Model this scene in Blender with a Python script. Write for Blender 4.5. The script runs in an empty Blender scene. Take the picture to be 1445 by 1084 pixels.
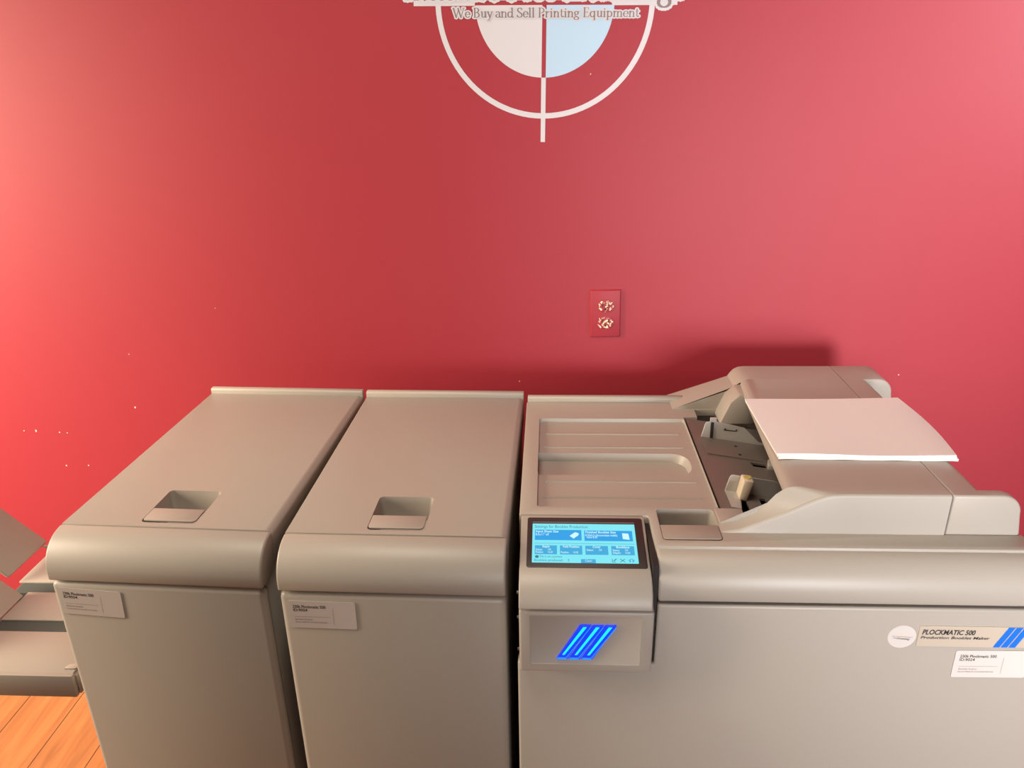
import bpy, bmesh, math, random
from mathutils import Matrix, Vector

scene = bpy.context.scene
C = scene.collection
R90 = math.pi / 2

# ------------------------------------------------------------------ camera
FPX = 1083.35
cam_d = bpy.data.cameras.new('camera')
cam_d.sensor_fit = 'HORIZONTAL'
cam_d.sensor_width = 36.0
cam_d.lens = FPX / 1445 * 36.0
cam_d.clip_start = 0.02
cam = bpy.data.objects.new('camera', cam_d)
C.objects.link(cam)
p_, y_, r_ = 0.385243351, -0.0512192920, -0.0175353965
A = Matrix(((1, 0, 0), (0, 0, -1), (0, 1, 0)))
P = Matrix(((1, 0, 0), (0, math.cos(p_), -math.sin(p_)), (0, math.sin(p_), math.cos(p_))))
YW = Matrix(((math.cos(y_), -math.sin(y_), 0), (math.sin(y_), math.cos(y_), 0), (0, 0, 1)))
RR = Matrix(((math.cos(r_), -math.sin(r_), 0), (math.sin(r_), math.cos(r_), 0), (0, 0, 1)))
M3 = RR @ P @ A @ YW                     # rows: image right, image down, forward
right, down, fwd = M3[0], M3[1], M3[2]
cm = Matrix(((right[0], -down[0], -fwd[0]), (right[1], -down[1], -fwd[1]), (right[2], -down[2], -fwd[2]))).to_4x4()
cm.translation = Vector((0, 0, 1.62))
cam.matrix_world = cm
scene.camera = cam

# --------------------------------------------------------------- materials
def lin(c):
    return tuple(((v / 255) / 12.92 if v / 255 <= 0.04045 else (((v / 255) + 0.055) / 1.055) ** 2.4) for v in c)

def mat(name, rgb, rough=0.5, metal=0.0, spec=0.5, bump=None, vary=None):
    m = bpy.data.materials.new(name)
    m.use_nodes = True
    nt = m.node_tree
    b = nt.nodes['Principled BSDF']
    col = (*lin(rgb), 1)
    b.inputs['Base Color'].default_value = col
    b.inputs['Roughness'].default_value = rough
    b.inputs['Metallic'].default_value = metal
    b.inputs['Specular IOR Level'].default_value = spec
    tc = nt.nodes.new('ShaderNodeTexCoord')
    if vary:
        n = nt.nodes.new('ShaderNodeTexNoise')
        n.inputs['Scale'].default_value = vary[0]
        n.inputs['Detail'].default_value = 4
        mx = nt.nodes.new('ShaderNodeMix')
        mx.data_type = 'RGBA'
        mx.inputs[6].default_value = tuple(c * (1 - vary[1]) for c in col[:3]) + (1,)
        mx.inputs[7].default_value = tuple(min(1, c * (1 + vary[1])) for c in col[:3]) + (1,)
        nt.links.new(tc.outputs['Object'], n.inputs['Vector'])
        nt.links.new(n.outputs['Fac'], mx.inputs[0])
        nt.links.new(mx.outputs[2], b.inputs['Base Color'])
    if bump:
        n2 = nt.nodes.new('ShaderNodeTexNoise')
        n2.inputs['Scale'].default_value = bump[0]
        n2.inputs['Detail'].default_value = 3
        bp = nt.nodes.new('ShaderNodeBump')
        bp.inputs['Strength'].default_value = bump[1]
        bp.inputs['Distance'].default_value = bump[2]
        nt.links.new(tc.outputs['Object'], n2.inputs['Vector'])
        nt.links.new(n2.outputs['Fac'], bp.inputs['Height'])
        nt.links.new(bp.outputs['Normal'], b.inputs['Normal'])
    return m

def emit(name, rgb, strength):
    m = bpy.data.materials.new(name)
    m.use_nodes = True
    b = m.node_tree.nodes['Principled BSDF']
    b.inputs['Base Color'].default_value = (0.01, 0.01, 0.01, 1)
    b.inputs['Roughness'].default_value = 0.3
    b.inputs['Emission Color'].default_value = (*lin(rgb), 1)
    b.inputs['Emission Strength'].default_value = strength
    return m

PLASTIC = mat('beige_plastic', (165, 158, 148), 0.42, bump=(900, 0.12, 0.0006), vary=(3, 0.02))
TRAYPL = mat('tray_plastic', (158, 149, 138), 0.5, bump=(900, 0.1, 0.0005), vary=(5, 0.02))
DARKGAP = mat('dark_inner_parts_and_gap_shade', (34, 31, 30), 0.6)  # dark inner parts; also the painted shade in gaps and holes
BEDMET = mat('brown_grey_sheet_metal', (126, 116, 108), 0.45, metal=0.2, vary=(20, 0.04))
GUIDEMET = mat('grey_guide_metal', (186, 182, 176), 0.45, metal=0.15, vary=(30, 0.03))
BEZEL = mat('dark_brown_bezel', (52, 45, 44), 0.35)
RUBBER = mat('dark_green_belt_rubber', (66, 74, 70), 0.7, bump=(400, 0.2, 0.0005))
PAPER = mat('white_paper', (235, 231, 228), 0.8)
STICK = mat('white_sticker', (204, 199, 194), 0.45)
INK = mat('dark_ink', (48, 42, 42), 0.6)
INKL = mat('grey_ink', (140, 130, 128), 0.6)
PLATE = mat('cream_nameplate', (186, 174, 158), 0.4)
BLUEP = mat('blue_print', (12, 105, 225), 0.4)
YELLOWG = mat('yellow_green_dot', (176, 172, 88), 0.5)
KNOBM = mat('ivory_plastic', (205, 192, 168), 0.45)
WHITEV = mat('white_vinyl', (200, 198, 202), 0.5)
BLUEV = mat('pale_blue_vinyl', (172, 201, 222), 0.5)
GREYV = mat('grey_lettering_vinyl', (126, 110, 110), 0.5)
CREAMCH = mat('cream_bare_plastic', (235, 215, 180), 0.5)
SCR_BG = emit('screen_cyan', (130, 238, 250), 0.95)
SCR_BX = emit('screen_blue', (34, 166, 236), 0.95)
SCR_BX2 = emit('screen_blue_dim', (60, 176, 226), 0.95)
SCR_TX = emit('screen_white', (205, 250, 255), 1.0)
SCR_DK = emit('screen_dark_text', (50, 140, 160), 0.8)
SCR_LN = emit('screen_line', (85, 190, 215), 0.8)
LED_O = emit('led_deep_blue', (0, 52, 255), 1.15)
LED_E = emit('led_edge_blue', (0, 140, 255), 1.2)
LED_C = emit('led_cyan', (0, 215, 255), 1.5)

def wall_paint():
    m = mat('red_wall_paint', (155, 45, 56), 0.52, spec=0.4, bump=(260, 0.10, 0.0008))
    nt = m.node_tree
    b = nt.nodes['Principled BSDF']
    tc = nt.nodes.new('ShaderNodeTexCoord')
    n = nt.nodes.new('ShaderNodeTexNoise')
    n.inputs['Scale'].default_value = 1.6
    n.inputs['Detail'].default_value = 5
    mx = nt.nodes.new('ShaderNodeMix')
    mx.data_type = 'RGBA'
    mx.inputs[6].default_value = (*lin((152, 43, 54)), 1)
    mx.inputs[7].default_value = (*lin((158, 46, 57)), 1)
    nt.links.new(tc.outputs['Object'], n.inputs['Vector'])
    nt.links.new(n.outputs['Fac'], mx.inputs[0])
    nt.links.new(mx.outputs[2], b.inputs['Base Color'])
    return m
WALL = wall_paint()

def wood():
    m = bpy.data.materials.new('wood_planks')
    m.use_nodes = True
    nt = m.node_tree
    b = nt.nodes['Principled BSDF']
    N = nt.nodes.new
    L = nt.links.new
    tc = N('ShaderNodeTexCoord')
    mp = N('ShaderNodeMapping')
    mp.inputs['Rotation'].default_value = (0, 0, R90)
    mp.inputs['Location'].default_value = (0.2, 0.0, 0)
    br = N('ShaderNodeTexBrick')
    br.inputs['Scale'].default_value = 1.0
    br.inputs['Brick Width'].default_value = 3.1
    br.inputs['Row Height'].default_value = 0.147
    br.inputs['Mortar Size'].default_value = 0.0014
    br.inputs['Mortar Smooth'].default_value = 0.3
    br.inputs['Color1'].default_value = (*lin((204, 142, 88)), 1)
    br.inputs['Color2'].default_value = (*lin((190, 128, 76)), 1)
    br.inputs['Mortar'].default_value = (*lin((60, 34, 20)), 1)
    L(tc.outputs['Object'], mp.inputs['Vector'])
    L(mp.outputs['Vector'], br.inputs['Vector'])
    mp2 = N('ShaderNodeMapping')
    mp2.inputs['Scale'].default_value = (40, 3, 1)
    L(tc.outputs['Object'], mp2.inputs['Vector'])
    n = N('ShaderNodeTexNoise')
    n.inputs['Scale'].default_value = 1.0
    n.inputs['Detail'].default_value = 6
    n.inputs['Distortion'].default_value = 0.8
    L(mp2.outputs['Vector'], n.inputs['Vector'])
    cr = N('ShaderNodeValToRGB')
    cr.color_ramp.elements[0].position = 0.3
    cr.color_ramp.elements[0].color = (0.55, 0.5, 0.46, 1)
    cr.color_ramp.elements[1].position = 0.75
    cr.color_ramp.elements[1].color = (1.1, 1.08, 1.05, 1)
    L(n.outputs['Fac'], cr.inputs['Fac'])
    mx = N('ShaderNodeMix')
    mx.data_type = 'RGBA'
    mx.blend_type = 'MULTIPLY'
    mx.inputs[0].default_value = 0.8
    L(br.outputs['Color'], mx.inputs[6])
    L(cr.outputs['Color'], mx.inputs[7])
    L(mx.outputs[2], b.inputs['Base Color'])
    b.inputs['Roughness'].default_value = 0.4
    return m
WOOD = wood()

# ------------------------------------------------------------ mesh helpers
def bev(bm, w, segs=2, ang=35):
    if w <= 0:
        return bm
    bm.normal_update()
    es = [e for e in bm.edges if len(e.link_faces) == 2 and e.calc_face_angle(0) > math.radians(ang)]
    bmesh.ops.bevel(bm, geom=es, offset=w, segments=segs, profile=0.5, affect='EDGES', clamp_overlap=True)
    return bm

def prism(poly, axis, a0, a1, bevel=0.0, segs=2, ang=35):
    """closed prism; poly is 2D: (y,z) for axis x, (x,z) for axis y, (x,y) for axis z"""
    bm = bmesh.new()
    def co(p, a):
        if axis == 'x':
            return (a, p[0], p[1])
        if axis == 'y':
            return (p[0], a, p[1])
        return (p[0], p[1], a)
    v0 = [bm.verts.new(co(p, a0)) for p in poly]
    v1 = [bm.verts.new(co(p, a1)) for p in poly]
    bm.faces.new(v0)
    bm.faces.new(list(reversed(v1)))
    n = len(poly)
    for i in range(n):
        bm.faces.new((v0[i], v0[(i + 1) % n], v1[(i + 1) % n], v1[i]))
    bmesh.ops.recalc_face_normals(bm, faces=bm.faces[:])
    return bev(bm, bevel, segs, ang)

def box(x0, x1, y0, y1, z0, z1, bevel=0.0, segs=2):
    return prism([(x0, y0), (x1, y0), (x1, y1), (x0, y1)], 'z', z0, z1, bevel, segs)

def rrect(x0, x1, y0, y1, r, n=5, corners=(1, 1, 1, 1)):
    """rounded rectangle, corners: (x0y0, x1y0, x1y1, x0y1)"""
    pts = []
    for (cx, cy, a, k, px, py) in ((x0 + r, y0 + r, math.pi, 0, x0, y0), (x1 - r, y0 + r, 1.5 * math.pi, 1, x1, y0),
                                   (x1 - r, y1 - r, 0, 2, x1, y1), (x0 + r, y1 - r, R90, 3, x0, y1)):
        if corners[k]:
            for i in range(n + 1):
                t = a + R90 * i / n
                pts.append((cx + r * math.cos(t), cy + r * math.sin(t)))
        else:
            pts.append((px, py))
    return pts

def cyl(c, r, axis, a0, a1, n=24, bevel=0.0):
    pts = [(c[0] + r * math.cos(2 * math.pi * i / n), c[1] + r * math.sin(2 * math.pi * i / n)) for i in range(n)]
    return prism(pts, axis, a0, a1, bevel, 2, 50)

def join(*bms):
    out = bmesh.new()
    for b in bms:
        me = bpy.data.meshes.new('t')
        b.to_mesh(me)
        out.from_mesh(me)
        bpy.data.meshes.remove(me)
        b.free()
    return out

def xform(bm, M):
    bmesh.ops.transform(bm, matrix=M, verts=bm.verts[:])
    return bm

def finish(me, m, smooth=True):
    me.materials.clear()
    me.materials.append(m)
    if smooth:
        for p in me.polygons:
            p.use_smooth = True
        me.set_sharp_from_angle(angle=math.radians(32))

ROOT = {}
def rootloc(o):
    while o.parent:
        o = o.parent
    return Vector(o.location) if o.type == 'EMPTY' and not o.get('_local') else Vector((0, 0, 0))

def obj(name, bm, m, parent=None, label=None, kind=None, smooth=True):
    """links a bmesh as ONE mesh object; world coords are turned local to the parent thing"""
    me = bpy.data.meshes.new(name)
    bm.to_mesh(me)
    bm.free()
    finish(me, m, smooth)
    o = bpy.data.objects.new(name, me)
    C.objects.link(o)
    if parent is not None:
        me.transform(Matrix.Translation(-rootloc(parent)))
        o.parent = parent
    if label:
        o['label'] = label
    if kind:
        o['kind'] = kind
    return o

def thing(name, label, cat, loc=(0, 0, 0), group=None):
    o = bpy.data.objects.new(name, None)
    o.empty_display_size = 0.05
    C.objects.link(o)
    o.location = loc
    o['label'] = label
    o['category'] = cat
    if group:
        o['group'] = group
    return o

def unite(o, *adders):
    cut(o, *adders, op='UNION')

def cut(o, *cutters, op='DIFFERENCE'):
    """boolean difference, baked into the mesh"""
    for bm in cutters:
        me = bpy.data.meshes.new('cutter')
        bm.to_mesh(me)
        bm.free()
        c = bpy.data.objects.new('cutter', me)
        C.objects.link(c)
        if o.parent:
            me.transform(Matrix.Translation(-rootloc(o)))
            c.parent = o.parent
        md = o.modifiers.new('b', 'BOOLEAN')
        md.operation = op
        md.solver = 'EXACT'
        md.object = c
        bpy.context.view_layer.update()
        dg = bpy.context.evaluated_depsgraph_get()
        new = bpy.data.meshes.new_from_object(o.evaluated_get(dg))
        o.modifiers.clear()
        old = o.data
        m = old.materials[0]
        nm = old.name
        o.data = new
        bpy.data.meshes.remove(old)
        new.name = nm
        finish(new, m)
        bpy.data.objects.remove(c)
        bpy.data.meshes.remove(me)

def txt(s, size, M, bold=0.0, shear=0.0, align='LEFT', space=1.0, width=None):
    """lettering as a bmesh in the plane of M (x right, y up)"""
    cu = bpy.data.curves.new('txt', 'FONT')
    cu.body = s
    cu.size = size
    cu.offset = bold * size
    cu.shear = shear
    cu.align_x = align
    cu.space_character = space
    cu.resolution_u = 3
    o = bpy.data.objects.new('txt', cu)
    C.objects.link(o)
    bpy.context.view_layer.update()
    dg = bpy.context.evaluated_depsgraph_get()
    me = bpy.data.meshes.new_from_object(o.evaluated_get(dg))
    bm = bmesh.new()
    bm.from_mesh(me)
    bpy.data.objects.remove(o)
    bpy.data.curves.remove(cu)
    bpy.data.meshes.remove(me)
    if width and bm.verts:
        xs = [v.co.x for v in bm.verts]
        k = width / max(1e-6, max(xs) - min(xs))
        for v in bm.verts:
            v.co.x *= k
    return xform(bm, M)

def front(x, y, z, rot=0.0):
    """matrix of a plane facing -Y with origin at x,y,z"""
    M = Matrix(((1, 0, 0, x), (0, 0, -1, y), (0, 1, 0, z), (0, 0, 0, 1)))
    return M @ Matrix.Rotation(rot, 4, 'Z')

def flat(poly, M):
    bm = bmesh.new()
    bm.faces.new([bm.verts.new((p[0], p[1], 0)) for p in poly])
    bm.normal_update()
    if bm.faces[:][0].normal.z < 0:
        bmesh.ops.reverse_faces(bm, faces=bm.faces[:])
    return xform(bm, M)

def rect(x0, x1, y0, y1):
    return [(x0, y0), (x1, y0), (x1, y1), (x0, y1)]

def arc(c, r, a0, a1, n=10):
    return [(c[0] + r * math.cos(math.radians(a0 + (a1 - a0) * i / n)), c[1] + r * math.sin(math.radians(a0 + (a1 - a0) * i / n))) for i in range(n + 1)]

# ------------------------------------------------------------------ setting
WY = 1.70
def struct(name, bm, m):
    return obj(name, bm, m, kind='structure')
struct('floor', box(-3.2, 3.2, -3.0, WY + 0.1, -0.06, 0), WOOD)
wall = struct('wall_back', box(-3.2, 3.2, WY, WY + 0.1, 0, 2.75), WALL)
CEIL = mat('ceiling_white', (215, 208, 198), 0.9)
struct('ceiling', box(-3.2, 3.2, -3.0, WY + 0.1, 2.75, 2.85), CEIL)

random.seed(4)
chips = []
for (x, z, r) in ((-1.0241, .8653, .0022), (-1.3265, .7996, .0016), (-1.295, .7997, .0024), (-1.2349, .7961, .0020), (-1.2151, .7942, .0014),
                  (-1.2394, .7010, .0018), (-1.1811, .7015, .0020), (.813, .9545, .0016), (-1.0111, 1.0055, .0012), (-0.0692, .9371, .0014),
                  (0.085, 1.615, .0012), (-0.78, 1.12, .001)):
    n = 7
    pts = [(x + r * random.uniform(.5, 1.1) * math.cos(2 * math.pi * i / n), z + 1.5 * r * random.uniform(.5, 1.1) * math.sin(2 * math.pi * i / n)) for i in range(n)]
    chips.append(prism(pts, 'y', WY - 0.0003, WY + 0.001))
o = obj('paint_chips', join(*chips), CREAMCH, wall, smooth=False)
o['kind'] = 'structure'

# ------------------------------------------------- the two tall end cabinets
CW, CD = 0.336, 0.592
def sticker(parent, x, y, z, rot, w, h, l1, l2, l3, l4):
    """white inventory label on a face looking towards -Y; x,z is its top left corner"""
    M = front(x, y, z, rot)
    bm = prism(rrect(0, w, -h, 0, 0.003), 'z', 0, 0.0004)
    s = obj('inventory_sticker', xform(bm, M), STICK, parent, label='white inventory label')
    Mt = M @ Matrix.Translation((0, 0, 0.0006))
    k = w / 0.1
    d = join(txt(l1, 0.0072, Mt @ Matrix.Translation((0.0065 * k, -0.0125, 0)), bold=0.012, width=0.049 * k),
             txt(l2, 0.0068, Mt @ Matrix.Translation((0.0065 * k, -0.0185, 0)), bold=0.012))
    obj('lettering', d, INK, s, smooth=False)
    d = join(flat(rect(0.0075 * k, 0.060 * k, -0.0285, -0.0281), Mt),
             flat(rect(0.0657 * k, 0.0661 * k, -0.041, -0.012), Mt),
             txt(l3, 0.0042, Mt @ Matrix.Translation((0.008 * k, -0.0345, 0))),
             txt(l4, 0.0042, Mt @ Matrix.Translation((0.008 * k, -0.0392, 0)), width=0.048 * k))
    obj('fine_print', d, INKL, s, smooth=False)
    return s

def cabinet(loc, rz, label, group, stk):
    t = thing('finisher_cabinet', label, 'machine cabinet', loc, group)
    t['_local'] = 1
    t.rotation_euler = (0, 0, rz)
    obj('plinth', box(0.02, CW - 0.02, 0.03, CD - 0.03, 0, 0.07, 0.003), DARKGAP, t)
    obj('cabinet_body', box(0.003, CW - 0.003, 0.021, CD - 0.015, 0.07, 0.93, 0.004), PLASTIC, t)
    obj('front_panel', box(0, CW, 0.0015, 0.0205, 0.072, 0.9145, 0.009, 3), PLASTIC, t)
    r = 0.052
    prof = [(0.0, 0.9185), (0.0, 0.934)] + [(r - r * math.cos(math.radians(a)), 0.9315 + r * math.sin(math.radians(a))) for a in range(8, 90, 7)] + [(r, 0.9837), (0.0555, 0.9837), (0.0555, 0.9185)]
    obj('front_cap', prism(prof, 'x', 0, CW, 0.006, 3, 40), PLASTIC, t)
    # top lid: profile across X with a rolled right edge
    rr = 0.011
    px = [(0.0, 0.932), (0.0, 0.982), (0.002, 0.9844)] + [(CW - rr + rr * math.sin(math.radians(a)), 0.9844 - rr + rr * math.cos(math.radians(a))) for a in range(0, 91, 15)] + [(CW, 0.932)]
    lid = obj('top_lid', prism(px, 'y', 0.0567, 0.577, 0.0012, 2, 60), PLASTIC, t)
    bowl = prism(rrect(0.120, 0.2125, 0.0675, 0.168, 0.008), 'z', 0.945, 1.0)
    for v in bowl.verts:                       # the walls lean in towards the bottom
        if v.co.z < 0.96:
            v.co.x = 0.166 + (v.co.x - 0.166) * 0.86
            v.co.y = 0.118 + (v.co.y - 0.118) * (0.80 if v.co.y > 0.118 else 1.03)
    cut(lid, bowl)
    fl = prism(rrect(0.1228, 0.2080, 0.0726, 0.108, 0.006, corners=(1, 1, 0, 0)), 'z', 0.9822, 0.9848, 0.0006)
    obj('handle_flap', fl, PLASTIC, t)
    ridge = prism([(0.5775, 0.932), (0.5775, 0.992), (0.5805, 0.9955), (0.5905, 0.9955), (CD, 0.993), (CD, 0.932)], 'x', 0, CW, 0.0015, 2, 40)
    obj('rear_ridge', ridge, PLASTIC, t)
    sticker(t, *stk)
    return t

TXT = ('230k Plockmatic 500', 'ID:9024', 'Booklet finisher', 'See our website for current price and stock')
cabinet((-0.7565, 0.9325, 0), -0.041,
        'tall beige machine cabinet at far left beside the delivery tray', 'finisher cabinets',
        (0.012, 0.0006, 0.907, -0.045, 0.099, 0.0485) + TXT)
cabinet((-0.3975, 0.9148, 0), -0.0165,
        'middle beige machine cabinet between the far-left cabinet and the screen machine', 'finisher cabinets',
        (0.0125, 0.0006, 0.9025, -0.008, 0.101, 0.049) + TXT)

# ------------------------------------------------------------ main machine
MX0, MX1, FY, BY, ZT = -0.045, 0.780, 0.905, 1.4705, 0.9844
mach = thing('booklet_maker', 'wide beige booklet maker with lit touchscreen and blue light bars', 'office machine', (0.33, 1.2, 0))
obj('plinth', box(MX0 + .02, 0.68, FY + .04, BY - .03, 0, 0.07, 0.003), DARKGAP, mach)
obj('machine_body', box(MX0 + .003, 0.695, FY + .026, BY - .004, 0.07, 0.90, 0.003), PLASTIC, mach)
# front panel is cut out around the control console
fp = [(MX0, 0.072), (MX1, 0.072), (MX1, 0.9125), (0.1565, 0.9125), (0.1565, 0.8045), (MX0, 0.8045)]
front_panel = obj('front_panel', prism(fp, 'y', FY, FY + 0.022, 0.004, 3, 40), PLASTIC, mach)
# curved front cover right of the console
prof = [(FY, 0.9175), (FY, 0.930)] + [(FY + 0.043 - 0.043 * math.cos(math.radians(a)), 0.930 + 0.050 * math.sin(math.radians(a))) for a in range(8, 91, 7)] + [(0.955, 0.980), (0.955, 0.9175)]
obj('front_cover', prism(prof, 'x', 0.1565, MX1, 0.004, 3, 40), PLASTIC, mach)
# top deck
deck_poly = [(MX0, 1.0285), (0.150, 1.0285)] + [(0.1525, 1.0265), (0.1545, 1.022)] + [(0.1562, 0.9455), (0.780, 0.9455), (0.780, 0.962), (0.705, 0.964), (0.692, 0.972), (0.6885, 0.99), (0.6885, 1.468), (MX0, 1.468)]
deck = obj('top_deck', prism(deck_poly, 'z', 0.9825 - 0.055, ZT, 0.0030, 2, 50), PLASTIC, mach)
tray_cut = prism(rrect(-0.0195, 0.2655, 1.0485, 1.3875, 0.006), 'z', 0.9775, 1.0)
for v in tray_cut.verts:
    if v.co.z < 0.98:
        v.co.x = 0.123 + (v.co.x - 0.123) * (0.985 if v.co.x < 0.2 else 1.0)
        v.co.y = 1.218 + (v.co.y - 1.218) * 0.975
chan = [(-0.0185, 1.170), (0.215, 1.170)] + arc((0.215, 1.200), 0.030, -90, 0, 5)[1:] + arc((0.215, 1.215), 0.030, 0, 90, 5) + [(-0.0185, 1.2455)]
chan_cut = prism(chan, 'z', 0.9625, 1.0)
for v in chan_cut.verts:
    if v.co.z > 0.97:
        f = (v.co.z - 0.9625)
        v.co.y = 1.207 + (v.co.y - 1.207) * 1.22
        if v.co.x > 0.2:
            v.co.x += 0.012
feed_cut = box(0.2657, 0.60, 0.997, 1.393, 0.931, 1.0)
hole_cut = box(0.293, 0.36, 1.39, 1.4285, 0.931, 1.0)
pocket = prism(rrect(0.1665, 0.2565, 0.961, 1.049, 0.007), 'z', 0.945, 1.0)
for v in pocket.verts:
    if v.co.z < 0.95:
        v.co.y = 1.005 + (v.co.y - 1.005) * (0.85 if v.co.y > 1.005 else 1.02)
        v.co.x = 0.2115 + (v.co.x - 0.2115) * 0.92
cut(deck, tray_cut, chan_cut, feed_cut, hole_cut, pocket)
obj('pocket_flap', prism(rrect(0.1685, 0.2540, 0.9640, 1.0015, 0.005, corners=(1, 1, 0, 0)), 'z', 0.9822, 0.9848, 0.0006), TRAYPL, mach)
obj('seam', box(0.2658, 0.2692, 1.0485, 1.391, 0.945, 0.9765), DARKGAP, mach)
obj('slot_shade', box(0.2700, 0.57, 1.000, 1.391, 0.931, 0.935), DARKGAP, mach)  # dark sheet under the bed, painted shade for its slots
obj('hole_shade', box(0.2935, 0.3340, 1.3925, 1.4280, 0.9315, 0.972), DARKGAP, mach)  # dark block standing in for the shade inside the hole
obj('gap_shade', box(0.1478, 0.1558, 0.912, 1.0225, 0.81, 0.974), DARKGAP, mach)  # dark strip standing in for the shade beside the console
# raised ribs on the tray floor
for (y, x0, x1) in ((1.327, -.0055, .2475), (1.2712, -.007, .2478), (1.1435, -.006, .2485), (1.0898, -.0075, .2485)):
    obj('tray_rib', prism([(y - .0022, .977), (y - .0008, .9793), (y + .0008, .9793), (y + .0022, .977)], 'x', x0, x1), TRAYPL, mach)
obj('rear_ridge', prism([(1.4683, 0.93), (1.4683, 0.991), (1.4715, 0.9945), (1.481, 0.9945), (1.4825, 0.992), (1.4825, 0.93)], 'x', MX0 + .002, 0.30, 0.0015, 2, 40), PLASTIC, mach)

# feeder cover: two ramped arms joined by a bridge
def loft(secs):
    bm = bmesh.new()
    rings = [[bm.verts.new((x, yy, z)) for x, z in pr] for yy, pr in secs]
    bm.faces.new(rings[0])
    bm.faces.new(list(reversed(rings[-1])))
    n = len(rings[0])
    for va, vb in zip(rings, rings[1:]):
        for i in range(n):
            j = (i + 1) % n
            bm.faces.new((va[i], vb[i], vb[j], va[j]))
    bmesh.ops.recalc_face_normals(bm, faces=bm.faces[:])
    return bm
ramp_a = [(0.256, 0.9850), (0.2833, 0.9895), (0.3109, 1.002), (0.3468, 1.0193), (0.3752, 1.035), (0.3904, 1.0425), (0.402, 1.0470), (0.4114, 1.0492), (0.430, 1.05), (0.5767, 1.05)]
ramp_b = [(0.256, 0.9850), (0.2833, 0.9905), (0.3109, 1.0055), (0.325, 1.0215), (0.336, 1.036), (0.345, 1.0435), (0.352, 1.0475), (0.362, 1.0495), (0.375, 1.05), (0.5767, 1.05)]
ramp_r = [(0.250, 0.9845), (0.3206, 1.010), (0.3450, 1.0188), (0.3715, 1.0285), (0.3755, 1.0356), (0.382, 1.0435), (0.391, 1.0485), (0.402, 1.05), (0.43, 1.05), (0.5767, 1.05)]
def foot(pr):
    return pr + [(0.5767, 0.9835), (0.46, 0.9835), (0.445, 0.9835), (pr[0][0], 0.9835)]
def bridge(yy):
    x0 = 0.3485 + 0.036 * (yy - 1.0) / 0.5
    return [(x0, 1.034), (x0 + .0005, 1.038), (x0 + .002, 1.043), (x0 + .004, 1.0455), (x0 + .007, 1.0472), (x0 + .010, 1.0483), (x0 + .014, 1.0492), (x0 + .019, 1.0497), (x0 + .03, 1.05), (0.5767, 1.05),
            (0.5767, 0.9835), (0.46, 0.9835), (0.445, 1.032), (x0 + .004, 1.032)]
def dip(pr, d):
    return foot([(x + (d * .5 if i == 0 else 0), max(z - d, 0.9842)) for i, (x, z) in enumerate(pr)])
def soft(pr, d):
    return foot([(x, max(z - d, 0.9842) if x < 0.385 else z) for x, z in pr])
ROUND = ((0, .0042), (.0005, .0026), (.0014, .0011), (.0027, .0003), (.0044, 0))
secs = [(0.982 + e, dip(ramp_a, d)) for e, d in ROUND] + [(1.0065, foot(ramp_b)), (1.0069, bridge(1.007)), (1.432, bridge(1.432)), (1.4324, soft(ramp_r, .002)), (1.4336, soft(ramp_r, .0005)), (1.436, foot(ramp_r))]
secs += [(1.508 - e, dip(ramp_r, d)) for e, d in reversed(ROUND)]
obj('feeder_cover', loft(secs), PLASTIC, mach)
# posts that carry the bridge on the left
obj('bridge_post', prism([(0.334, 0.976), (0.352, 1.022), (0.368, 1.038), (0.42, 1.042), (0.40, 0.976)], 'y', 1.378, 1.434, 0.003, 2, 40), PLASTIC, mach)
# separate end cap of the feeder cover, with an ear at the front and at the rear
def ear_prof(x0):
    return [(x0, 0.984), (x0, 1.05), (0.648, 1.05)] + [(0.648 + 0.030 * math.sin(math.radians(a)), 1.020 + 0.030 * math.cos(math.radians(a))) for a in range(10, 91, 10)] + [(0.684, 0.984)]
ec = obj('feeder_end_cap', prism([(0.5783, 0.984), (0.5783, 1.05), (0.6165, 1.05), (0.624, 1.046), (0.631, 1.030), (0.638, 0.984)], 'y', 0.984, 1.506, 0.0015, 2, 50), PLASTIC, mach)
unite(ec, prism(ear_prof(0.5783), 'y', 0.982, 1.0015, 0.0035, 3, 45), prism(ear_prof(0.5783), 'y', 1.432, 1.508, 0.0035, 3, 45))


# paper feeder: sloping bed, guides, slots, roller shaft
S = 0.155
def zb(x):
    return 0.983 - S * (x - 0.27)
SH = Matrix(((1, 0, 0, 0), (0, 1, 0, 0), (-S, 0, 1, 0.983 + S * 0.27), (0, 0, 0, 1)))     # z=0 is the bed
bed = prism([(0.2695, 1.0), (0.2695, 1.390), (0.56, 1.390), (0.56, 1.0)], 'z', -0.004, 0, 0)
bed = obj('feeder_bed', xform(bed, SH), BEDMET, mach)
def slot(poly):
    return xform(prism(poly, 'z', -0.02, 0.02), SH)
cut(bed, slot([(0.2985, 1.030), (0.318, 1.046), (0.318, 1.092), (0.311, 1.092)]),
    slot([(0.340, 1.03), (0.352, 1.03), (0.352, 1.104), (0.342, 1.104)]),
    slot([(0.358, 1.2335), (0.388, 1.2335), (0.385, 1.219), (0.362, 1.219)]))
obj('feeder_block', box(0.2585, 0.3005, 1.0005, 1.0485, 0.95, 0.9865, 0.0015), PLASTIC, mach)
def guide(poly, y0, y1):
    return prism(poly, 'y', y0, y1, 0.0005, 1, 60)
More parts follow.
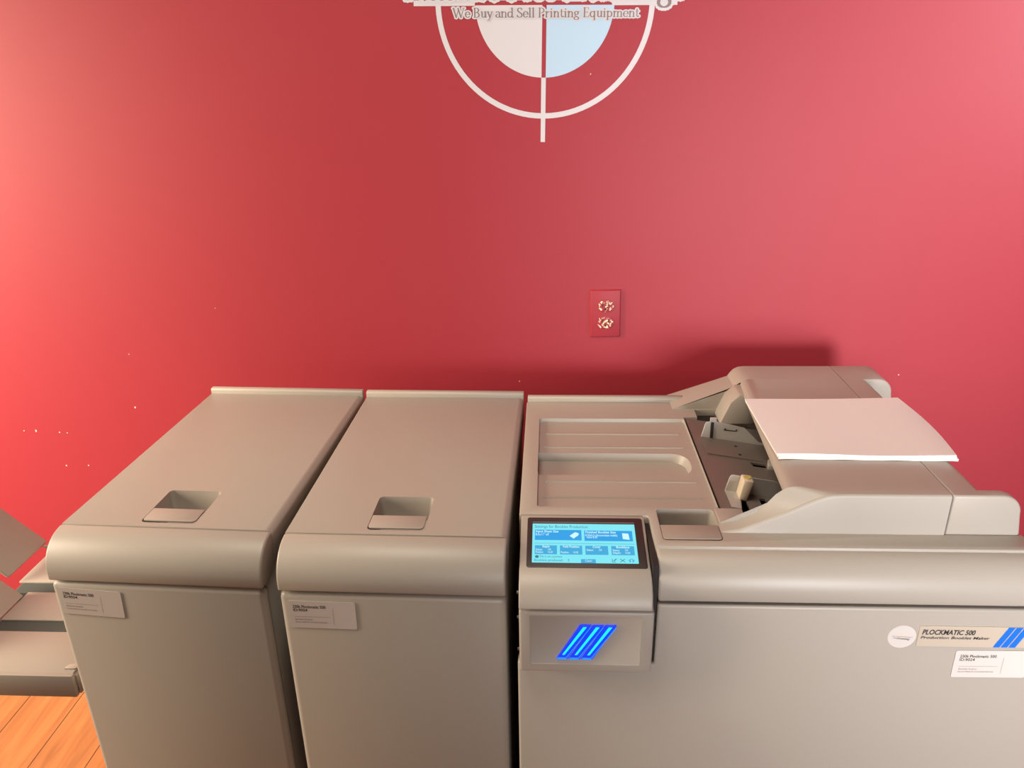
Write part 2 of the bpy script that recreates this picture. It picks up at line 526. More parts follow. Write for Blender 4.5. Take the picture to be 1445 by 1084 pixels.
g = join(guide([(0.2853, zb(.2853)), (0.2915, 1.0095), (0.2938, 1.0125), (0.302, 1.0135), (0.302, zb(.302) + .001), (0.302, zb(.302))], 1.310, 1.3115),
         guide([(0.3075, zb(.3075)), (0.3075, 1.0142), (0.3640, 1.0010), (0.3927, 0.9720), (0.420, zb(.42) + .004), (0.420, zb(.42))], 1.310, 1.3115),
         guide([(0.301, 1.003), (0.301, 1.0195), (0.313, 1.0195), (0.313, 1.003)], 1.3116, 1.3165))
gd = obj('side_guide', g, GUIDEMET, mach, label='rear grey metal paper guide')
obj('guide_flange', xform(prism([(0.2853, 1.2425), (0.2853, 1.3095), (0.44, 1.3095), (0.44, 1.2395)], 'z', 0.0005, 0.0022), SH), BEDMET, gd)
for hy in (1.288, 1.254):
    obj('screw_hole', xform(cyl((0.3458, hy), 0.0028, 'z', 0.0018, 0.0028, 12), SH), DARKGAP, gd)
obj('slit', box(0.3022, 0.3073, 1.3085, 1.3095, zb(.305), 1.012), DARKGAP, gd)
obj('guide_marking', prism([(.3262, .9960), (.3290, .9956), (.347, .9936), (.3505, .9934), (.3500, .9980), (.3488, .9976), (.3482, .9948), (.3295, .9970), (.3298, 1.0000), (.3285, 1.0000)], 'y', 1.3093, 1.3099), DARKGAP, gd)
g = join(guide([(0.288, zb(.288)), (0.2943, 1.0065), (0.2965, 1.0094), (0.30, 1.0100), (0.3662, 0.999), (0.400, 0.985), (0.400, zb(.40))], 1.112, 1.1135),
         xform(prism([(0.2885, 1.06), (0.2885, 1.112), (0.312, 1.112), (0.304, 1.06)], 'z', 0.0003, 0.0015), SH))
gd = obj('side_guide', g, GUIDEMET, mach, label='front grey metal paper guide with knob')
kb = prism([(0.306, 0.9785), (0.3115, 1.0125), (0.3275, 1.0105), (0.3185, 0.974)], 'y', 1.088, 1.1115, 0.002, 2, 40)
kb = obj('knob', kb, KNOBM, gd, label='ivory plastic pinch knob')
obj('dot', cyl((0.3195, 1.101), 0.0058, 'z', 1.0108, 1.0124, 16), YELLOWG, kb, label='yellow-green dot')
# dark feed roller under the bridge edge
rl = cyl((0.405, 1.003), 0.015, 'y', 1.01, 1.425, 16)
obj('feed_roller', rl, DARKGAP, mach)
obj('feeder_back_plate', box(0.455, 0.458, 1.0, 1.43, 0.935, 1.03), DARKGAP, mach)
tp = join(prism([(0.386, 1.215), (0.408, 1.215), (0.408, 1.245), (0.392, 1.240)], 'z', 0.963, 0.972, 0.001))
obj('sensor_tab', tp, GUIDEMET, mach)

# control console with touchscreen
CX0, CX1 = -0.0415, 0.1468
a_, b_ = Vector((1.0245, 0.9840)), Vector((0.919, 0.9594))
cp = [(1.027, 0.9185), (1.027, 0.9838), (a_.x, a_.y), (b_.x, b_.y), (0.909, 0.9555), (0.899, 0.9488), (0.891, 0.940), (0.885, 0.929), (0.8825, 0.9205), (0.8825, 0.9175)]
obj('console_top', prism(cp, 'x', CX0, CX1, 0.0025, 3, 30), PLASTIC, mach)
lp = obj('console_lower_panel', box(CX0, CX1 + 0.003, 0.8845, 0.935, 0.8055, 0.9145, 0.004, 3), PLASTIC, mach)
cutter = box(-0.026, 0.132, 0.87, 0.8855, 0.8205, 0.907, 0.0009, 2)
cut(lp, cutter)
# facet frame: X right, V up the slope, W out
P0 = Vector((0, 1.022, 0.984))
P1 = Vector((0, 0.922, 0.960))
dv = (P0 - P1).normalized()
nv = Vector((1, 0, 0)).cross(dv)
FL = 0.10284
# console facet lies on the line a_-b_; offset of P0 from that plane is tiny
MF = Matrix(((1, dv.x, nv.x, 0), (0, dv.y, nv.y, P0.y), (0, dv.z, nv.z, P0.z), (0, 0, 0, 1)))   # y negative runs down the slope
bz = xform(prism(rrect(-0.0315, 0.1425, -0.1015, -0.0028, 0.0035), 'z', -0.002, 0.0012, 0.0004), MF)
bezel = obj('screen_bezel', bz, BEZEL, mach, label='dark brown screen bezel')
sx0, sx1, sy0, sy1 = -0.0236, 0.1302, -0.0932, -0.0160
def sm(d):
    return MF @ Matrix.Translation((0, 0, 0.0012 + d))
def sp(s, t):
    return (sx0 + (sx1 - sx0) * s, sy1 + (sy0 - sy1) * t)
def srect(s0, s1, t0, t1):
    x0, ya = sp(s0, t0)
    x1, yb = sp(s1, t1)
    return rect(x0, x1, yb, ya)
disp = obj('display', flat(rrect(sx0, sx1, sy0, sy1, 0.001, 3), sm(0.0002)), SCR_BG, bezel, label='lit cyan touchscreen display', smooth=False)
obj('display_lip', join(flat(srect(0.0, 1.0, -0.048, -0.028), sm(0.0003))), mat('grey_lip', (120, 120, 118), 0.4), bezel, smooth=False)
bx = [flat(srect(*q), sm(0.0003)) for q in ((.024, .477, .165, .435), (.505, .97, .175, .445), (.462, .60, .905, 1.0))]
obj('screen_button', bx[0], SCR_BX, disp, smooth=False)
obj('screen_button', bx[1], SCR_BX, disp, smooth=False)
obj('screen_button', bx[2], SCR_BX2, disp, smooth=False)
for q in ((.026, .237), (.266, .478), (.508, .724), (.755, .972)):
    obj('screen_button', flat(srect(q[0], q[1], .57, .795), sm(0.0003)), SCR_BX2, disp, smooth=False)
obj('screen_divider', flat(srect(.02, .98, .512, .522), sm(0.0003)), SCR_LN, disp, smooth=False)
def st(s, t, text, size, w=None, al='LEFT', bold=0.01):
    x, y = sp(s, t)
    return txt(text, size, sm(0.0005) @ Matrix.Translation((x, y, 0)), bold=bold, align=al, width=w * (sx1 - sx0) if w else None)
white = [st(.032, .235, 'Input Sheet Size', .0062, .22, bold=.02), st(.03, .315, '8.5x11" off', .0062, .13),
         st(.515, .245, 'Finished Booklet Size', .0062, .295, bold=.02), st(.513, .325, '8.50x5.5 (Accumulate width)', .0062, .31), st(.525, .375, 'value 8.50', .0060, .105)]
for (s, w, a, b2) in ((.131, .07, 'Staple', 'Position:'), (.372, .155, 'Fold Position', 'Position:'), (.616, .075, 'Cover', ''), (.864, .125, 'Bookface', 'Depth:')):
    white.append(st(s - w / 2, .625, a, .0062, w, bold=.02))
    if b2:
        white.append(st(s - .098, .765, b2, .0055, .075))
        white.append(st(s + .015, .765, '+0.00', .0055, .05, bold=0))
    if a != 'Fold Position':
        white.append(st(s - .098, .70, 'Status:', .0055, .065))
        white.append(st(s + .018, .70, 'Off', .0055, .03, bold=0))
white.append(st(.5, .97, 'Clear', .0058, .065, bold=0))
obj('screen_text', join(*white), SCR_TX, disp, smooth=False)
obj('screen_heading', st(.02, .115, 'Settings for Booklet Production', .0078, .52, bold=0), SCR_DK, disp, smooth=False)
dark = [ st(.07, .875, 'This is not a preview', .0062, .215, bold=0),
        st(.02, .965, 'Booklets produced:', .0062, .27, bold=0), st(.335, .965, '3', .0062, bold=0)]
x, y = sp(.047, .855)
obj('screen_icon', flat([(x + .0028 * math.cos(i * math.pi / 8), y + .0028 * math.sin(i * math.pi / 8)) for i in range(16)], sm(.0004)), SCR_DK, disp, smooth=False)
obj('screen_text', join(*dark), SCR_DK, disp, smooth=False)
def tag_poly(c, pts, k):
    x, y = sp(*c)
    return [(x + a * k, y + b * k) for a, b in pts]
ic = [flat(tag_poly((.405, .31), [(-.8, -.1), (-.1, -.75), (.75, .05), (.85, .45), (.5, .7), (.15, .75)], .0085), sm(.0005)),
      flat(tag_poly((.905, .32), [(-.6, .75), (.5, .65), (.62, -.8), (-.55, -.65)], .0085), sm(.0005))]
obj('screen_icon', ic[0], SCR_TX, disp, smooth=False)
obj('screen_icon', ic[1], SCR_TX, disp, smooth=False)
def line2(p, q, w):
    d = Vector((q[0] - p[0], q[1] - p[1]))
    n = Vector((-d.y, d.x)).normalized() * w / 2
    return [(p[0] - n.x, p[1] - n.y), (q[0] - n.x, q[1] - n.y), (q[0] + n.x, q[1] + n.y), (p[0] + n.x, p[1] + n.y)]
def ln(c, p, q, w=.0008):
    x, y = sp(*c)
    return flat(line2((x + p[0], y + p[1]), (x + q[0], y + q[1]), w), sm(.0005))
c1, c2, c3 = (.775, .93), (.852, .93), (.935, .93)
obj('screen_icon', join(ln(c1, (-.003, -.003), (-.003, .003)), ln(c1, (-.003, -.003), (.002, -.003)), ln(c1, (-.001, -.001), (.003, .003), .0014)), SCR_DK, disp, smooth=False)
obj('screen_icon', join(ln(c2, (-.0035, -.003), (.0035, .003), .001), ln(c2, (-.0035, .003), (.0035, -.003), .001)), SCR_DK, disp, smooth=False)
obj('screen_icon', join(ln(c3, (-.0045, 0), (0, .0035), .001), ln(c3, (.0045, 0), (0, .0035), .001), ln(c3, (-.0022, -.003), (-.0022, .001), .0018), ln(c3, (.0022, -.003), (.0022, .001), .0018)), SCR_BX2, disp, smooth=False)
# three slanted light bars
for k in range(3):
    x0, x1 = 0.0117 + 0.0180 * k, 0.0455 + 0.0180 * k
    w = 0.0162
    zb0, zt0 = 0.8302, 0.8920
    yb = 0.8866
    poly = [(x0, zb0), (x0 + w, zb0), (x1 + w, zt0), (x1, zt0)]
    lb = obj('light_bar', prism(poly, 'y', 0.8832, yb, 0.0012, 2), LED_O, mach, label='glowing blue slanted light bar')
    core = [(x0 + .0088, zb0 + .009), (x0 + .0122, zb0 + .009), (x1 + .0095, zt0 - .003), (x1 + .0045, zt0 - .003)]
    obj('light_core', prism(core, 'y', 0.8828, 0.8836), LED_C, lb, label='brighter cyan core')
    e2 = [(x0 + .0142, zb0 + .004), (x0 + .0156, zb0 + .004), (x1 + .0152, zt0 - .004), (x1 + .0138, zt0 - .004)]
    e3 = [(x0 + .001, zb0 + .001), (x0 + .014, zb0 + .001), (x0 + .0155, zb0 + .004), (x0 + .0025, zb0 + .004)]
    obj('light_edge', join(prism(e2, 'y', 0.8828, 0.8836), prism(e3, 'y', 0.8828, 0.8836)), LED_E, lb)
# nameplate, round sticker and inventory label on the front panel
npl = [(0.5272, 0.8825), (0.5272, 0.8478), (0.692, 0.8478), (0.692, 0.8845)]
np_ = obj('nameplate', prism(rrect(0.5272, 0.694, 0.8482, 0.8838, 0.001), 'y', FY - 0.0012, FY - 0.00002), PLATE, mach, label='cream nameplate with blue stripes')
y = FY - 0.0015
obj('lettering', join(txt('PLOCKMATIC 500', 0.0118, front(0.5315, y, 0.8695), bold=0.028, shear=0.18, width=0.0735),
                      txt('Production Booklet Maker', 0.0068, front(0.5305, y, 0.8618), bold=0.012, shear=0.2, width=0.096)), INK, np_, smooth=False)
obj('stripes', join(*[flat([(x, .8485), (x + .0092, .8485), (x + .0247, .8836), (x + .0155, .8836)], front(0, y, 0)) for x in (.634, .6448, .6556)]), BLUEP, np_, smooth=False)
rs = obj('round_sticker', cyl((0.5052, 0.8637), 0.0197, 'y', FY - 0.0005, FY - 0.00002, 40), STICK, mach, label='round white sticker')
Mr = front(0.5052, FY - 0.0007, 0.8637)
obj('lettering', join(flat(line2((-.014, .001), (.015, -.0005), .0007), Mr), flat(line2((-.012, -.002), (.010, -.0042), .0009), Mr), txt('Printing', .0058, front(0.4985, FY - .0007, .8590, -.05), shear=.2)), INKL, rs, smooth=False)
obj('swoosh', flat([(0.0 + .007 * math.cos(math.radians(a)), .0018 + .003 * math.sin(math.radians(a))) for a in range(0, 181, 15)], Mr), mat('pale_orange_ink', (228, 200, 176), 0.6), rs, smooth=False)
sticker(mach, 0.5856, FY - 0.0005, 0.8412, 0.012, 0.104, 0.0485, *TXT)
# small mounting tabs on the left flank, seen in the gap
for z in (0.905, 0.86, 0.80, 0.74):
    obj('mounting_tab', box(MX0 - 0.0015, MX0 + .004, FY + 0.03, FY + 0.034, z, z + 0.003), GUIDEMET, mach)

# ---------------------------------------------------------- stack of paper
def paper():
    bm = bmesh.new()
    nx, ny = 24, 14
    Aa, Bb, Cc, Dd = Vector((.3587, 1.0917)), Vector((.6320, 1.0878)), Vector((.6372, 1.3172)), Vector((.3601, 1.3092))
    def top(u, v):
        p = Aa * (1 - u) * (1 - v) + Bb * u * (1 - v) + Cc * u * v + Dd * (1 - u) * v
        z = 1.0590 + 0.0012 * math.sin(u * 7.0 + 0.6) * (1 - v) + 0.0008 * math.sin(u * 5 + 2) * v
        if u > 0.93:
            z -= 0.002 * math.sin(v * math.pi) * ((u - 0.93) / 0.07) ** 2
        p = p + Vector((0.010 * math.sin(v * math.pi) * u ** 3, 0))
        return Vector((p.x, p.y, z))
    def layer(dx, z0f, z1f):
        T, Bt = {}, {}
        b = bmesh.new()
        for i in range(nx + 1):
            for j in range(ny + 1):
                t = top(i / nx, j / ny)
                wob = 0.0006 * max(0, math.sin(i * .9)) if z0f == 0 else 0
                zt_ = 1.0504 + (t.z - 1.0504) * z1f
                zb_ = 1.0504 + (t.z - 1.0504) * z0f + wob
                T[i, j] = b.verts.new((t.x + dx[0], t.y + dx[1], zt_))
                Bt[i, j] = b.verts.new((t.x + dx[0], t.y + dx[1], zb_))
        for i in range(nx):
            for j in range(ny):
                b.faces.new((T[i, j], T[i + 1, j], T[i + 1, j + 1], T[i, j + 1]))
                b.faces.new((Bt[i, j], Bt[i, j + 1], Bt[i + 1, j + 1], Bt[i + 1, j]))
        for i in range(nx):
            b.faces.new((Bt[i, 0], Bt[i + 1, 0], T[i + 1, 0], T[i, 0]))
            b.faces.new((T[i, ny], T[i + 1, ny], Bt[i + 1, ny], Bt[i, ny]))
        for j in range(ny):
            b.faces.new((T[0, j], T[0, j + 1], Bt[0, j + 1], Bt[0, j]))
            b.faces.new((Bt[nx, j], Bt[nx, j + 1], T[nx, j + 1], T[nx, j]))
        bmesh.ops.recalc_face_normals(b, faces=b.faces[:])
        return b
    return join(layer((0.0025, -0.0012), 0.0, 0.42), layer((0.0, 0.0), 0.44, 0.72), layer((-0.0008, 0.0006), 0.73, 1.0))
pp = obj('paper_stack', paper(), PAPER)
pp['label'] = 'stack of blank white paper lying on top of the booklet maker'
pp['category'] = 'paper'

# ----------------------------------------------- delivery tray at the left
BZ = 0.72
st_ = thing('delivery_conveyor', 'beige delivery conveyor with dark green belts left of the cabinets', 'conveyor tray', (-1.0, 1.15, 0))
XR = -0.778
def bedplate(x0, y0, y1, z=BZ):
    return box(x0, XR, y0, y1, z - 0.004, z, 0.0008)
obj('bed_plate', bedplate(-1.20, 0.953, 1.052), PLASTIC, st_)
obj('bed_plate', bedplate(-0.987, 1.082, 1.161), PLASTIC, st_)
obj('bed_plate', bedplate(-1.026, 1.192, 1.300), PLASTIC, st_)
def belt(x0, y0, y1):
    r = 0.011
    pr = [(XR, BZ - .003), (x0 + r, BZ - .003)] + [(x0 + r - r * math.sin(math.radians(a)), BZ - .003 - r + r * math.cos(math.radians(a))) for a in range(15, 181, 15)] + [(XR, BZ - .003 - 2 * r)]
    return prism(pr, 'y', y0, y1)
obj('belt', belt(-1.20, 1.0525, 1.0815), RUBBER, st_, label='dark green rubber belt')
obj('belt', belt(-1.026, 1.1615, 1.1915), RUBBER, st_, label='dark green rubber belt')
obj('front_rail', box(-1.24, -0.7745, 0.9445, 0.9525, BZ - 0.042, BZ + 0.0015, 0.0012), PLASTIC, st_)
obj('rear_rail', box(-1.02, -0.7745, 1.3005, 1.309, BZ - 0.042, BZ, 0.0012), PLASTIC, st_)
obj('under_frame', box(-1.02, -0.7745, 0.953, 1.3, BZ - 0.038, BZ - 0.029, 0.001), DARKGAP, st_)
lipm = xform(prism([(0, 0), (0.018, 0.0), (0.0225, 0.006), (0.0235, 0.012), (0.004, 0.010)], 'z', 0, 0.003, 0.0008), Matrix.Translation((-0.7965, 0.9615, BZ)))
obj('corner_clip', lipm, PLASTIC, st_)
# raised end stops that lean outwards
def stop(y0, y1, xb, zb_, ln_):
    t = 0.006
    d = ln_ / math.sqrt(2)
    poly = [(xb, zb_), (xb - d, zb_ + d), (xb - d - t, zb_ + d - t * .2), (xb - t * 1.4, zb_ - t * .4), (xb - .002, zb_ - .004)]
    return prism(poly, 'y', y0, y1, 0.001, 2, 30)
obj('end_stop', stop(1.185, 1.305, -1.036, 0.738, 0.26), PLASTIC, st_, label='rear leaning end stop')
obj('end_stop', stop(0.985, 1.148, -0.988, 0.722, 0.30), PLASTIC, st_, label='front leaning end stop')
obj('stop_rod', cyl((1.292, 0.733), 0.003, 'x', -1.036, -1.006, 10), PLASTIC, st_)
# leg of the tray, standing outside the frame
obj('leg', box(-1.235, -1.195, 0.96, 1.0, 0, BZ - 0.038, 0.003), PLASTIC, st_)
obj('end_plate', box(-0.7795, -0.7720, 0.9535, 1.30, BZ - 0.042, BZ - 0.0045, 0.001), PLASTIC, st_)

# ------------------------------------------------------------- wall outlet
ol = thing('wall_outlet', 'painted-over red electrical outlet with chipped cream paint on the wall', 'outlet', (0.13, WY, 1.105))
Mo = front(0.1300, WY, 1.1050, 0.019)
def oz(bm):
    return xform(bm, Mo)
opl = prism(rect(-.0351, .0351, -.0567, .0567), 'z', 0, 0.0055)
for v in opl.verts:
    if v.co.z > .004:
        v.co.x *= .925
        v.co.y *= .955
cover = obj('cover_plate', oz(bev(opl, .0008, 2, 20)), WALL, ol)
random.seed(11)
for cy in (0.0195, -0.0195):
    rc = [(0.0172 * math.cos(a * math.pi / 18) * (1.0), max(-.0143, min(.0143, 0.0172 * math.sin(a * math.pi / 18))) + cy) for a in range(36)]
    rcp = obj('receptacle', oz(prism(rc, 'z', 0.005, 0.0072, 0.0004)), WALL, ol)
    sl = [prism(rect(-.0080, -.0058, cy - .001, cy + .0078), 'z', .0072, .0078), prism(rect(.0056, .0076, cy, cy + .0072), 'z', .0072, .0078),
          prism([(.0026 * math.cos(i * .5236), cy - .0075 + .0026 * math.sin(i * .5236)) for i in range(12)], 'z', .0072, .0078)]
    obj('slot', oz(join(*sl)), DARKGAP, rcp, smooth=False)
    ch = []
    spots = []
    for i in range(30):
        a = random.uniform(0, 2 * math.pi)
        rr_ = 0.0155 * math.sqrt(random.uniform(0.12, 1.15))
        spots.append((rr_ * math.cos(a) * 1.05, cy + rr_ * math.sin(a) * .85, random.uniform(.0009, .0026), random.uniform(0, 3.1)))
    if cy < 0:
        spots += [(0.001, cy + .003, .0045, .5), (-.004, cy - .001, .004, 1), (.006, cy - .002, .0035, 2.5), (.0, cy - .0105, .0045, .1), (-.012, cy - .010, .004, 2.2)]
    else:
        spots += [(.007, cy + .006, .004, 1.0), (.002, cy - .001, .0032, .6), (-.0115, cy - .007, .0042, 2.2), (.011, cy - .0085, .003, .8), (-.009, cy + .010, .003, .6)]
    for (sx, sy, rad, rot) in spots:
        n = 8
        pts = []
        for i in range(n):
            t = 2 * math.pi * i / n
            rr_ = rad * random.uniform(.45, 1.1)
            u, v = rr_ * math.cos(t) * 1.4, rr_ * math.sin(t) * .62
            pts.append((sx + u * math.cos(rot) - v * math.sin(rot), sy + u * math.sin(rot) + v * math.cos(rot)))
        ch.append(prism(pts, 'z', .0068, .0075 if random.random() < .5 else .0076))
    obj('paint_chips', oz(join(*ch)), CREAMCH, rcp, label='chipped cream patches', smooth=False)

# ------------------------------------------------------------- wall decal
lg = thing('wall_decal', 'white and pale blue registration-mark company decal on the red wall', 'wall decal', (-0.008, WY, 1.748))
ML = front(-0.0090, WY - 0.0004, 1.748, -0.0150)
def lay(k):
    return ML @ Matrix.Translation((0, 0, 0.00045 * k))
def annulus(r0, r1, n=96):
    bm = bmesh.new()
    a = [bm.verts.new((r0 * math.cos(2 * math.pi * i / n), r0 * math.sin(2 * math.pi * i / n), 0)) for i in range(n)]
    b = [bm.verts.new((r1 * math.cos(2 * math.pi * i / n), r1 * math.sin(2 * math.pi * i / n), 0)) for i in range(n)]
    for i in range(n):
        j = (i + 1) % n
        bm.faces.new((a[i], b[i], b[j], a[j]))
    return bm
obj('ring', xform(annulus(0.2075, 0.2182), ML), WHITEV, lg, smooth=False)
RI, RG = 0.1385, 0.0042
def quad(a0):
    pts = [(RG, RG)] + [(p[0] if p[0] > RG else RG, p[1] if p[1] > RG else RG) for p in arc((0, 0), RI, 1.8, 88.2, 24)]
    return flat(pts, ML @ Matrix.Rotation(math.radians(a0), 4, 'Z') )
obj('quadrant', quad(180), WHITEV, lg, label='white quarter disc', smooth=False)
obj('quadrant', quad(270), BLUEV, lg, label='pale blue quarter disc', smooth=False)
obj('quadrant', quad(0), WHITEV, lg, label='white quarter disc', smooth=False)
obj('quadrant', quad(90), BLUEV, lg, label='pale blue quarter disc', smooth=False)
for rect_ in (rect(-.0047, .0047, -.265, -.1385), rect(-.0047, .0047, .1385, .265), rect(-.262, -.139, -.0052, .0052), rect(.1335, .262, -.0052, .0052)):
    obj('crosshair_bar', flat(rect_, lay(.1)), WHITEV, lg, smooth=False)

# serif lettering drawn with a broad-nib pen
def el(cx, cy, rx, ry, a0, a1, n=14):
    return [(cx + rx * math.cos(math.radians(a0 + (a1 - a0) * i / n)), cy + ry * math.sin(math.radians(a0 + (a1 - a0) * i / n))) for i in range(n + 1)]
T_, H_ = 0.12, 0.045
def stem(x, y0, y1, foot=True, head=0):
    s = [([(x, y0), (x, y1)], T_)]
    if foot:
        s.append(([(x - .13, y0 + .02), (x + .13, y0 + .02)], H_))
    if head == 1:
        s.append(([(x - .13, y1 - .02), (x + .13, y1 - .02)], H_))
    if head == 2:
        s.append(([(x - .14, y1 - .07), (x, y1 - .01)], .06))
    return s
XH = 0.62
GL = {
 'W': (1.18, [([(.08, 1), (.34, 0)], T_), ([(.34, 0), (.58, .95)], .05), ([(.52, 1), (.80, 0)], T_), ([(.80, 0), (1.06, 1)], .05), ([(0, .98), (.2, .98)], H_), ([(.95, .98), (1.17, .98)], H_)]),
 'B': (.70, stem(.17, 0, 1, True, 1) + [(el(.30, .76, .23, .22, 95, -90), None), (el(.30, .27, .28, .25, 90, -95), None), ([(.17, .52), (.32, .52)], H_)]),
 'P': (.66, stem(.17, 0, 1, True, 1) + [(el(.30, .72, .27, .26, 100, -100), None)]),
 'E': (.66, stem(.17, 0, 1, False, 0) + [([(.04, .02), (.56, .02), (.60, .22)], H_), ([(.04, .98), (.54, .98), (.55, .80)], H_), ([(.17, .52), (.44, .52)], H_), ([(.44, .43), (.44, .61)], H_)]),
 'S': (.60, [(el(.29, .76, .20, .23, 25, 200), None), ([(.09, .70), (.20, .58), (.38, .44), (.48, .33)], T_), (el(.27, .25, .23, .24, 35, -165), None), ([(.47, .95), (.47, .74)], H_), ([(.06, .30), (.06, .05)], H_)]),
 'A': (.90, [([(.10, 0), (.42, 1)], .05), ([(.40, 1), (.76, 0)], T_), ([(.20, .36), (.64, .36)], H_), ([(0, .02), (.24, .02)], H_), ([(.62, .02), (.90, .02)], H_)]),
 'e': (.50, [(el(.26, .31, .21, .30, 0, 320), None), ([(.06, .33), (.46, .33)], H_)]),
 'u': (.62, [([(.16, XH), (.16, .18)], T_), (el(.28, .17, .12, .15, 180, 300), None), ([(.34, .04), (.48, .2)], .05)] + [([(.48, XH), (.48, .02)], T_), ([(.03, XH - .03), (.16, XH - .01)], .05), ([(.36, XH - .03), (.48, XH - .01)], .05), ([(.48, .02), (.60, .04)], .05)]),
 'y': (.54, [([(.10, XH), (.30, .02)], T_), ([(.50, XH), (.26, -.14), (.16, -.27), (.05, -.26)], .055), ([(0, XH - .02), (.2, XH - .02)], H_), ([(.38, XH - .02), (.56, XH - .02)], H_)]),
 'a': (.50, [(el(.22, .44, .16, .17, 150, 20), None), ([(.38, .48), (.38, .08), (.48, .03)], T_), (el(.22, .17, .16, .16, 80, 300), None)]),
 'n': (.64, stem(.15, 0, XH, True, 2) + stem(.49, 0, .42) + [(el(.34, .40, .15, .20, 160, 0), None)]),
 'm': (.98, stem(.15, 0, XH, True, 2) + stem(.48, 0, .42) + stem(.81, 0, .42) + [(el(.33, .40, .15, .20, 160, 0), None), (el(.66, .40, .15, .20, 160, 0), None)]),
 'd': (.62, [(el(.25, .30, .19, .29, 50, 330), None), ([(.46, 1), (.46, .05), (.58, .03)], T_), ([(.33, .95), (.46, .99)], .06)]),
 'l': (.32, stem(.16, 0, 1.0, True, 2)),
 'i': (.32, stem(.16, 0, XH, True, 2) + [(el(.16, .84, .035, .035, 0, 360, 8), .07)]),
 'r': (.46, stem(.15, 0, XH, True, 2) + [([(.19, .44), (.30, .58), (.40, .55)], .09)]),
 't': (.38, [([(.16, .82), (.16, .14), (.24, .03), (.36, .08)], .10), ([(.02, XH - .02), (.34, XH - .02)], H_)]),
 'g': (.56, [(el(.24, .43, .16, .17, 0, 360, 18), None), ([(.16, .27), (.10, .14), (.36, .04)], .08), (el(.25, -.12, .21, .15, 70, -290, 18), None), ([(.36, .54), (.54, .60)], .07)]),
 'q': (.62, [(el(.25, .30, .19, .29, 50, 330), None), ([(.46, XH), (.46, -.3)], T_), ([(.34, -.29), (.58, -.29)], H_)]),
 'p': (.62, stem(.15, -.3, XH, True, 2) + [(el(.33, .31, .20, .29, 130, -130), None)]),
 's': (.44, [(el(.22, .47, .13, .14, 30, 210), None), ([(.11, .42), (.33, .22)], .11), (el(.21, .16, .14, .15, 30, -160), None)]),
 'x': (.58, [([(.09, XH), (.48, 0)], T_), ([(.48, XH), (.08, 0)], .05), ([(0, XH - .02), (.2, XH - .02)], H_), ([(.38, .02), (.58, .02)], H_), ([(0, .02), (.18, .02)], H_)]),
 'c': (.48, [(el(.26, .31, .21, .30, 45, 315), None)]),
 'h': (.64, stem(.15, 0, 1, True, 2) + stem(.49, 0, .42) + [(el(.34, .40, .15, .20, 160, 0), None)]),
}
def pen(string, grow, space=0.28, tight=0.0):
    """list of convex polygons for a string in cap-height units"""
    polys = []
    x = 0.0
    for chx in string:
        if chx == ' ':
            x += space
            continue
        w, strokes = GL[chx]
        for pts, fixed in strokes:
            for i in range(len(pts) - 1):
                (ax, ay), (bx_, by_) = pts[i], pts[i + 1]
                dx, dy = bx_ - ax, by_ - ay
                L = math.hypot(dx, dy)
                if L < 1e-6:
                    continue
                wd = fixed if fixed else H_ + (T_ - H_) * abs(dy / L) ** 1.2
                h = wd / 2 + grow
                nx, ny = -dy / L * h, dx / L * h
                ex, ey = dx / L * h * .5, dy / L * h * .5
                polys.append([(x + ax - ex + nx, ay - ey + ny), (x + ax - ex - nx, ay - ey - ny), (x + bx_ + ex - nx, by_ + ey - ny), (x + bx_ + ex + nx, by_ + ey + ny)])
                if grow > 0.03:
                    for (qx, qy) in ((ax, ay), (bx_, by_)):
                        polys.append([(x + qx + h * math.cos(k * math.pi / 4), qy + h * math.sin(k * math.pi / 4)) for k in range(8)])
        x += w - tight
    return polys, x
def lettering(string, x0, width, z, cap, grow, k, space=.28, tight=0.0):
    polys, tot = pen(string, grow, space, tight)
    kx = width / tot
    bm = bmesh.new()
    for i, p in enumerate(polys):
        d = (i % 97) * 0.000004
        vs = [bm.verts.new((x0 + a * kx, z + b * cap, d)) for a, b in p]
        f = bm.faces.new(vs)
    bm.normal_update()
    bmesh.ops.reverse_faces(bm, faces=[f for f in bm.faces if f.normal.z < 0])
    return xform(bm, lay(k))
s1, s2 = 'We Buy and Sell Printing Equipment', 'Allied Press Exchange'
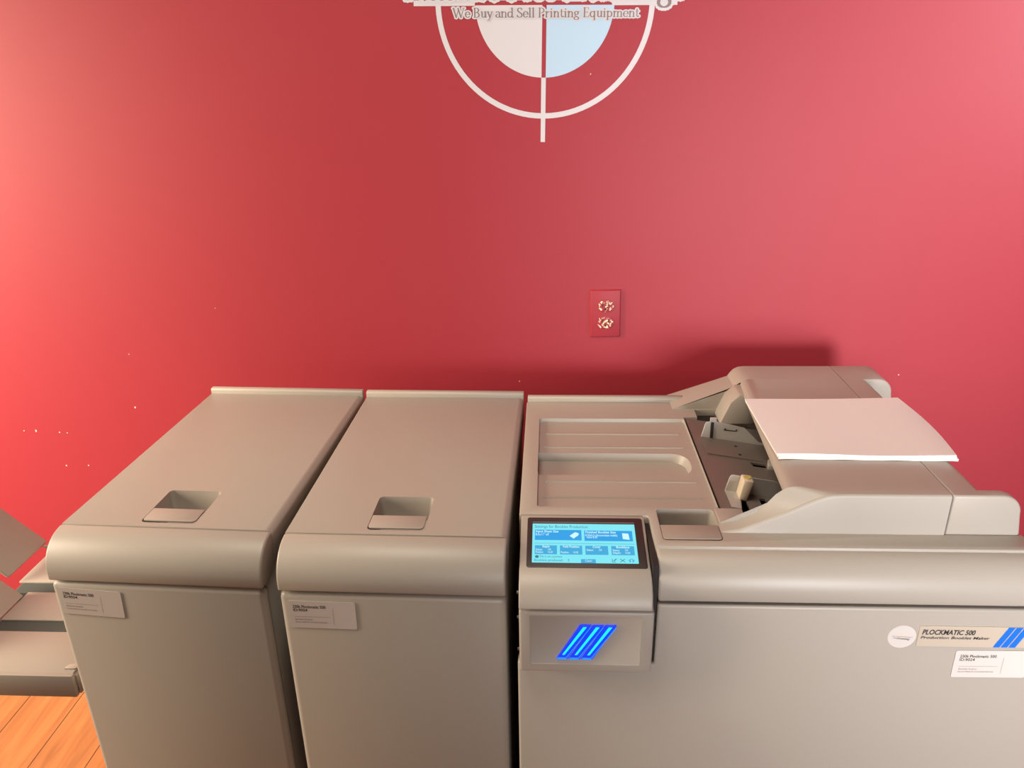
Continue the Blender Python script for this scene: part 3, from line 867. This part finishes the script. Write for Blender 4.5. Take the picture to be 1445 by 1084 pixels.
ol_ = obj('lettering_outline', lettering(s1, -.184, .372, -.0263, .0172, .14, 1), WHITEV, lg, smooth=False)
obj('lettering', lettering(s1, -.184, .372, -.0263, .0172, .0, 2), GREYV, ol_, label='dark grey serif lettering', smooth=False)
ol_ = obj('lettering_outline', lettering(s2, -.279, .558, .0066, .058, .085, 1, .2), WHITEV, lg, smooth=False)
obj('lettering', lettering(s2, -.279, .558, .0066, .058, .0, 2, .2), GREYV, ol_, label='dark grey serif lettering', smooth=False)

# ---------------------------------------------------------------- lighting
def area(name, loc, target, sx, sy, power, rgb):
    d = bpy.data.lights.new(name, 'AREA')
    d.shape = 'RECTANGLE'
    d.size = sx
    d.size_y = sy
    d.energy = power
    d.color = rgb
    o = bpy.data.objects.new(name, d)
    C.objects.link(o)
    o.location = loc
    o.rotation_euler = (Vector(target) - Vector(loc)).to_track_quat('-Z', 'Y').to_euler()
    return o
k_ = area('window_light', (1.0, -2.4, 1.25), (0.98, 1.0, 0.95), 0.8, 0.9, 11, (1.0, 0.97, 0.98))
k_.data.spread = math.radians(38)
k_ = area('side_window_light', (-2.7, 0.7, 1.65), (-1.25, 1.7, 0.75), 0.8, 1.2, 50, (1.0, 0.82, 0.62))
k_.data.spread = math.radians(95)
area('overhead_fill', (-0.45, 0.62, 2.70), (-0.45, 0.62, 0), 0.8, 0.8, 20.5, (1.0, 0.93, 0.78))  # added fill from above to brighten the machine tops, no known lamp
k_ = area('right_wall_fill', (2.6, 0.2, 2.0), (1.0, 1.7, 1.95), 0.7, 0.8, 9, (1.0, 0.93, 1.0))  # added fill to brighten the upper right wall, no known window
k_.data.spread = math.radians(50)

w = bpy.data.worlds.new('world')
scene.world = w
w.use_nodes = True
bg = w.node_tree.nodes['Background']
bg.inputs['Color'].default_value = (1.0, 0.93, 0.88, 1)
bg.inputs['Strength'].default_value = 0.11

vs = scene.view_settings
vs.view_transform = 'Standard'
vs.look = 'None'
vs.gamma = 1
vs.use_curve_mapping = False
vs.exposure = 0.0

for o in list(scene.objects):
    if '_local' in o:
        del o['_local']
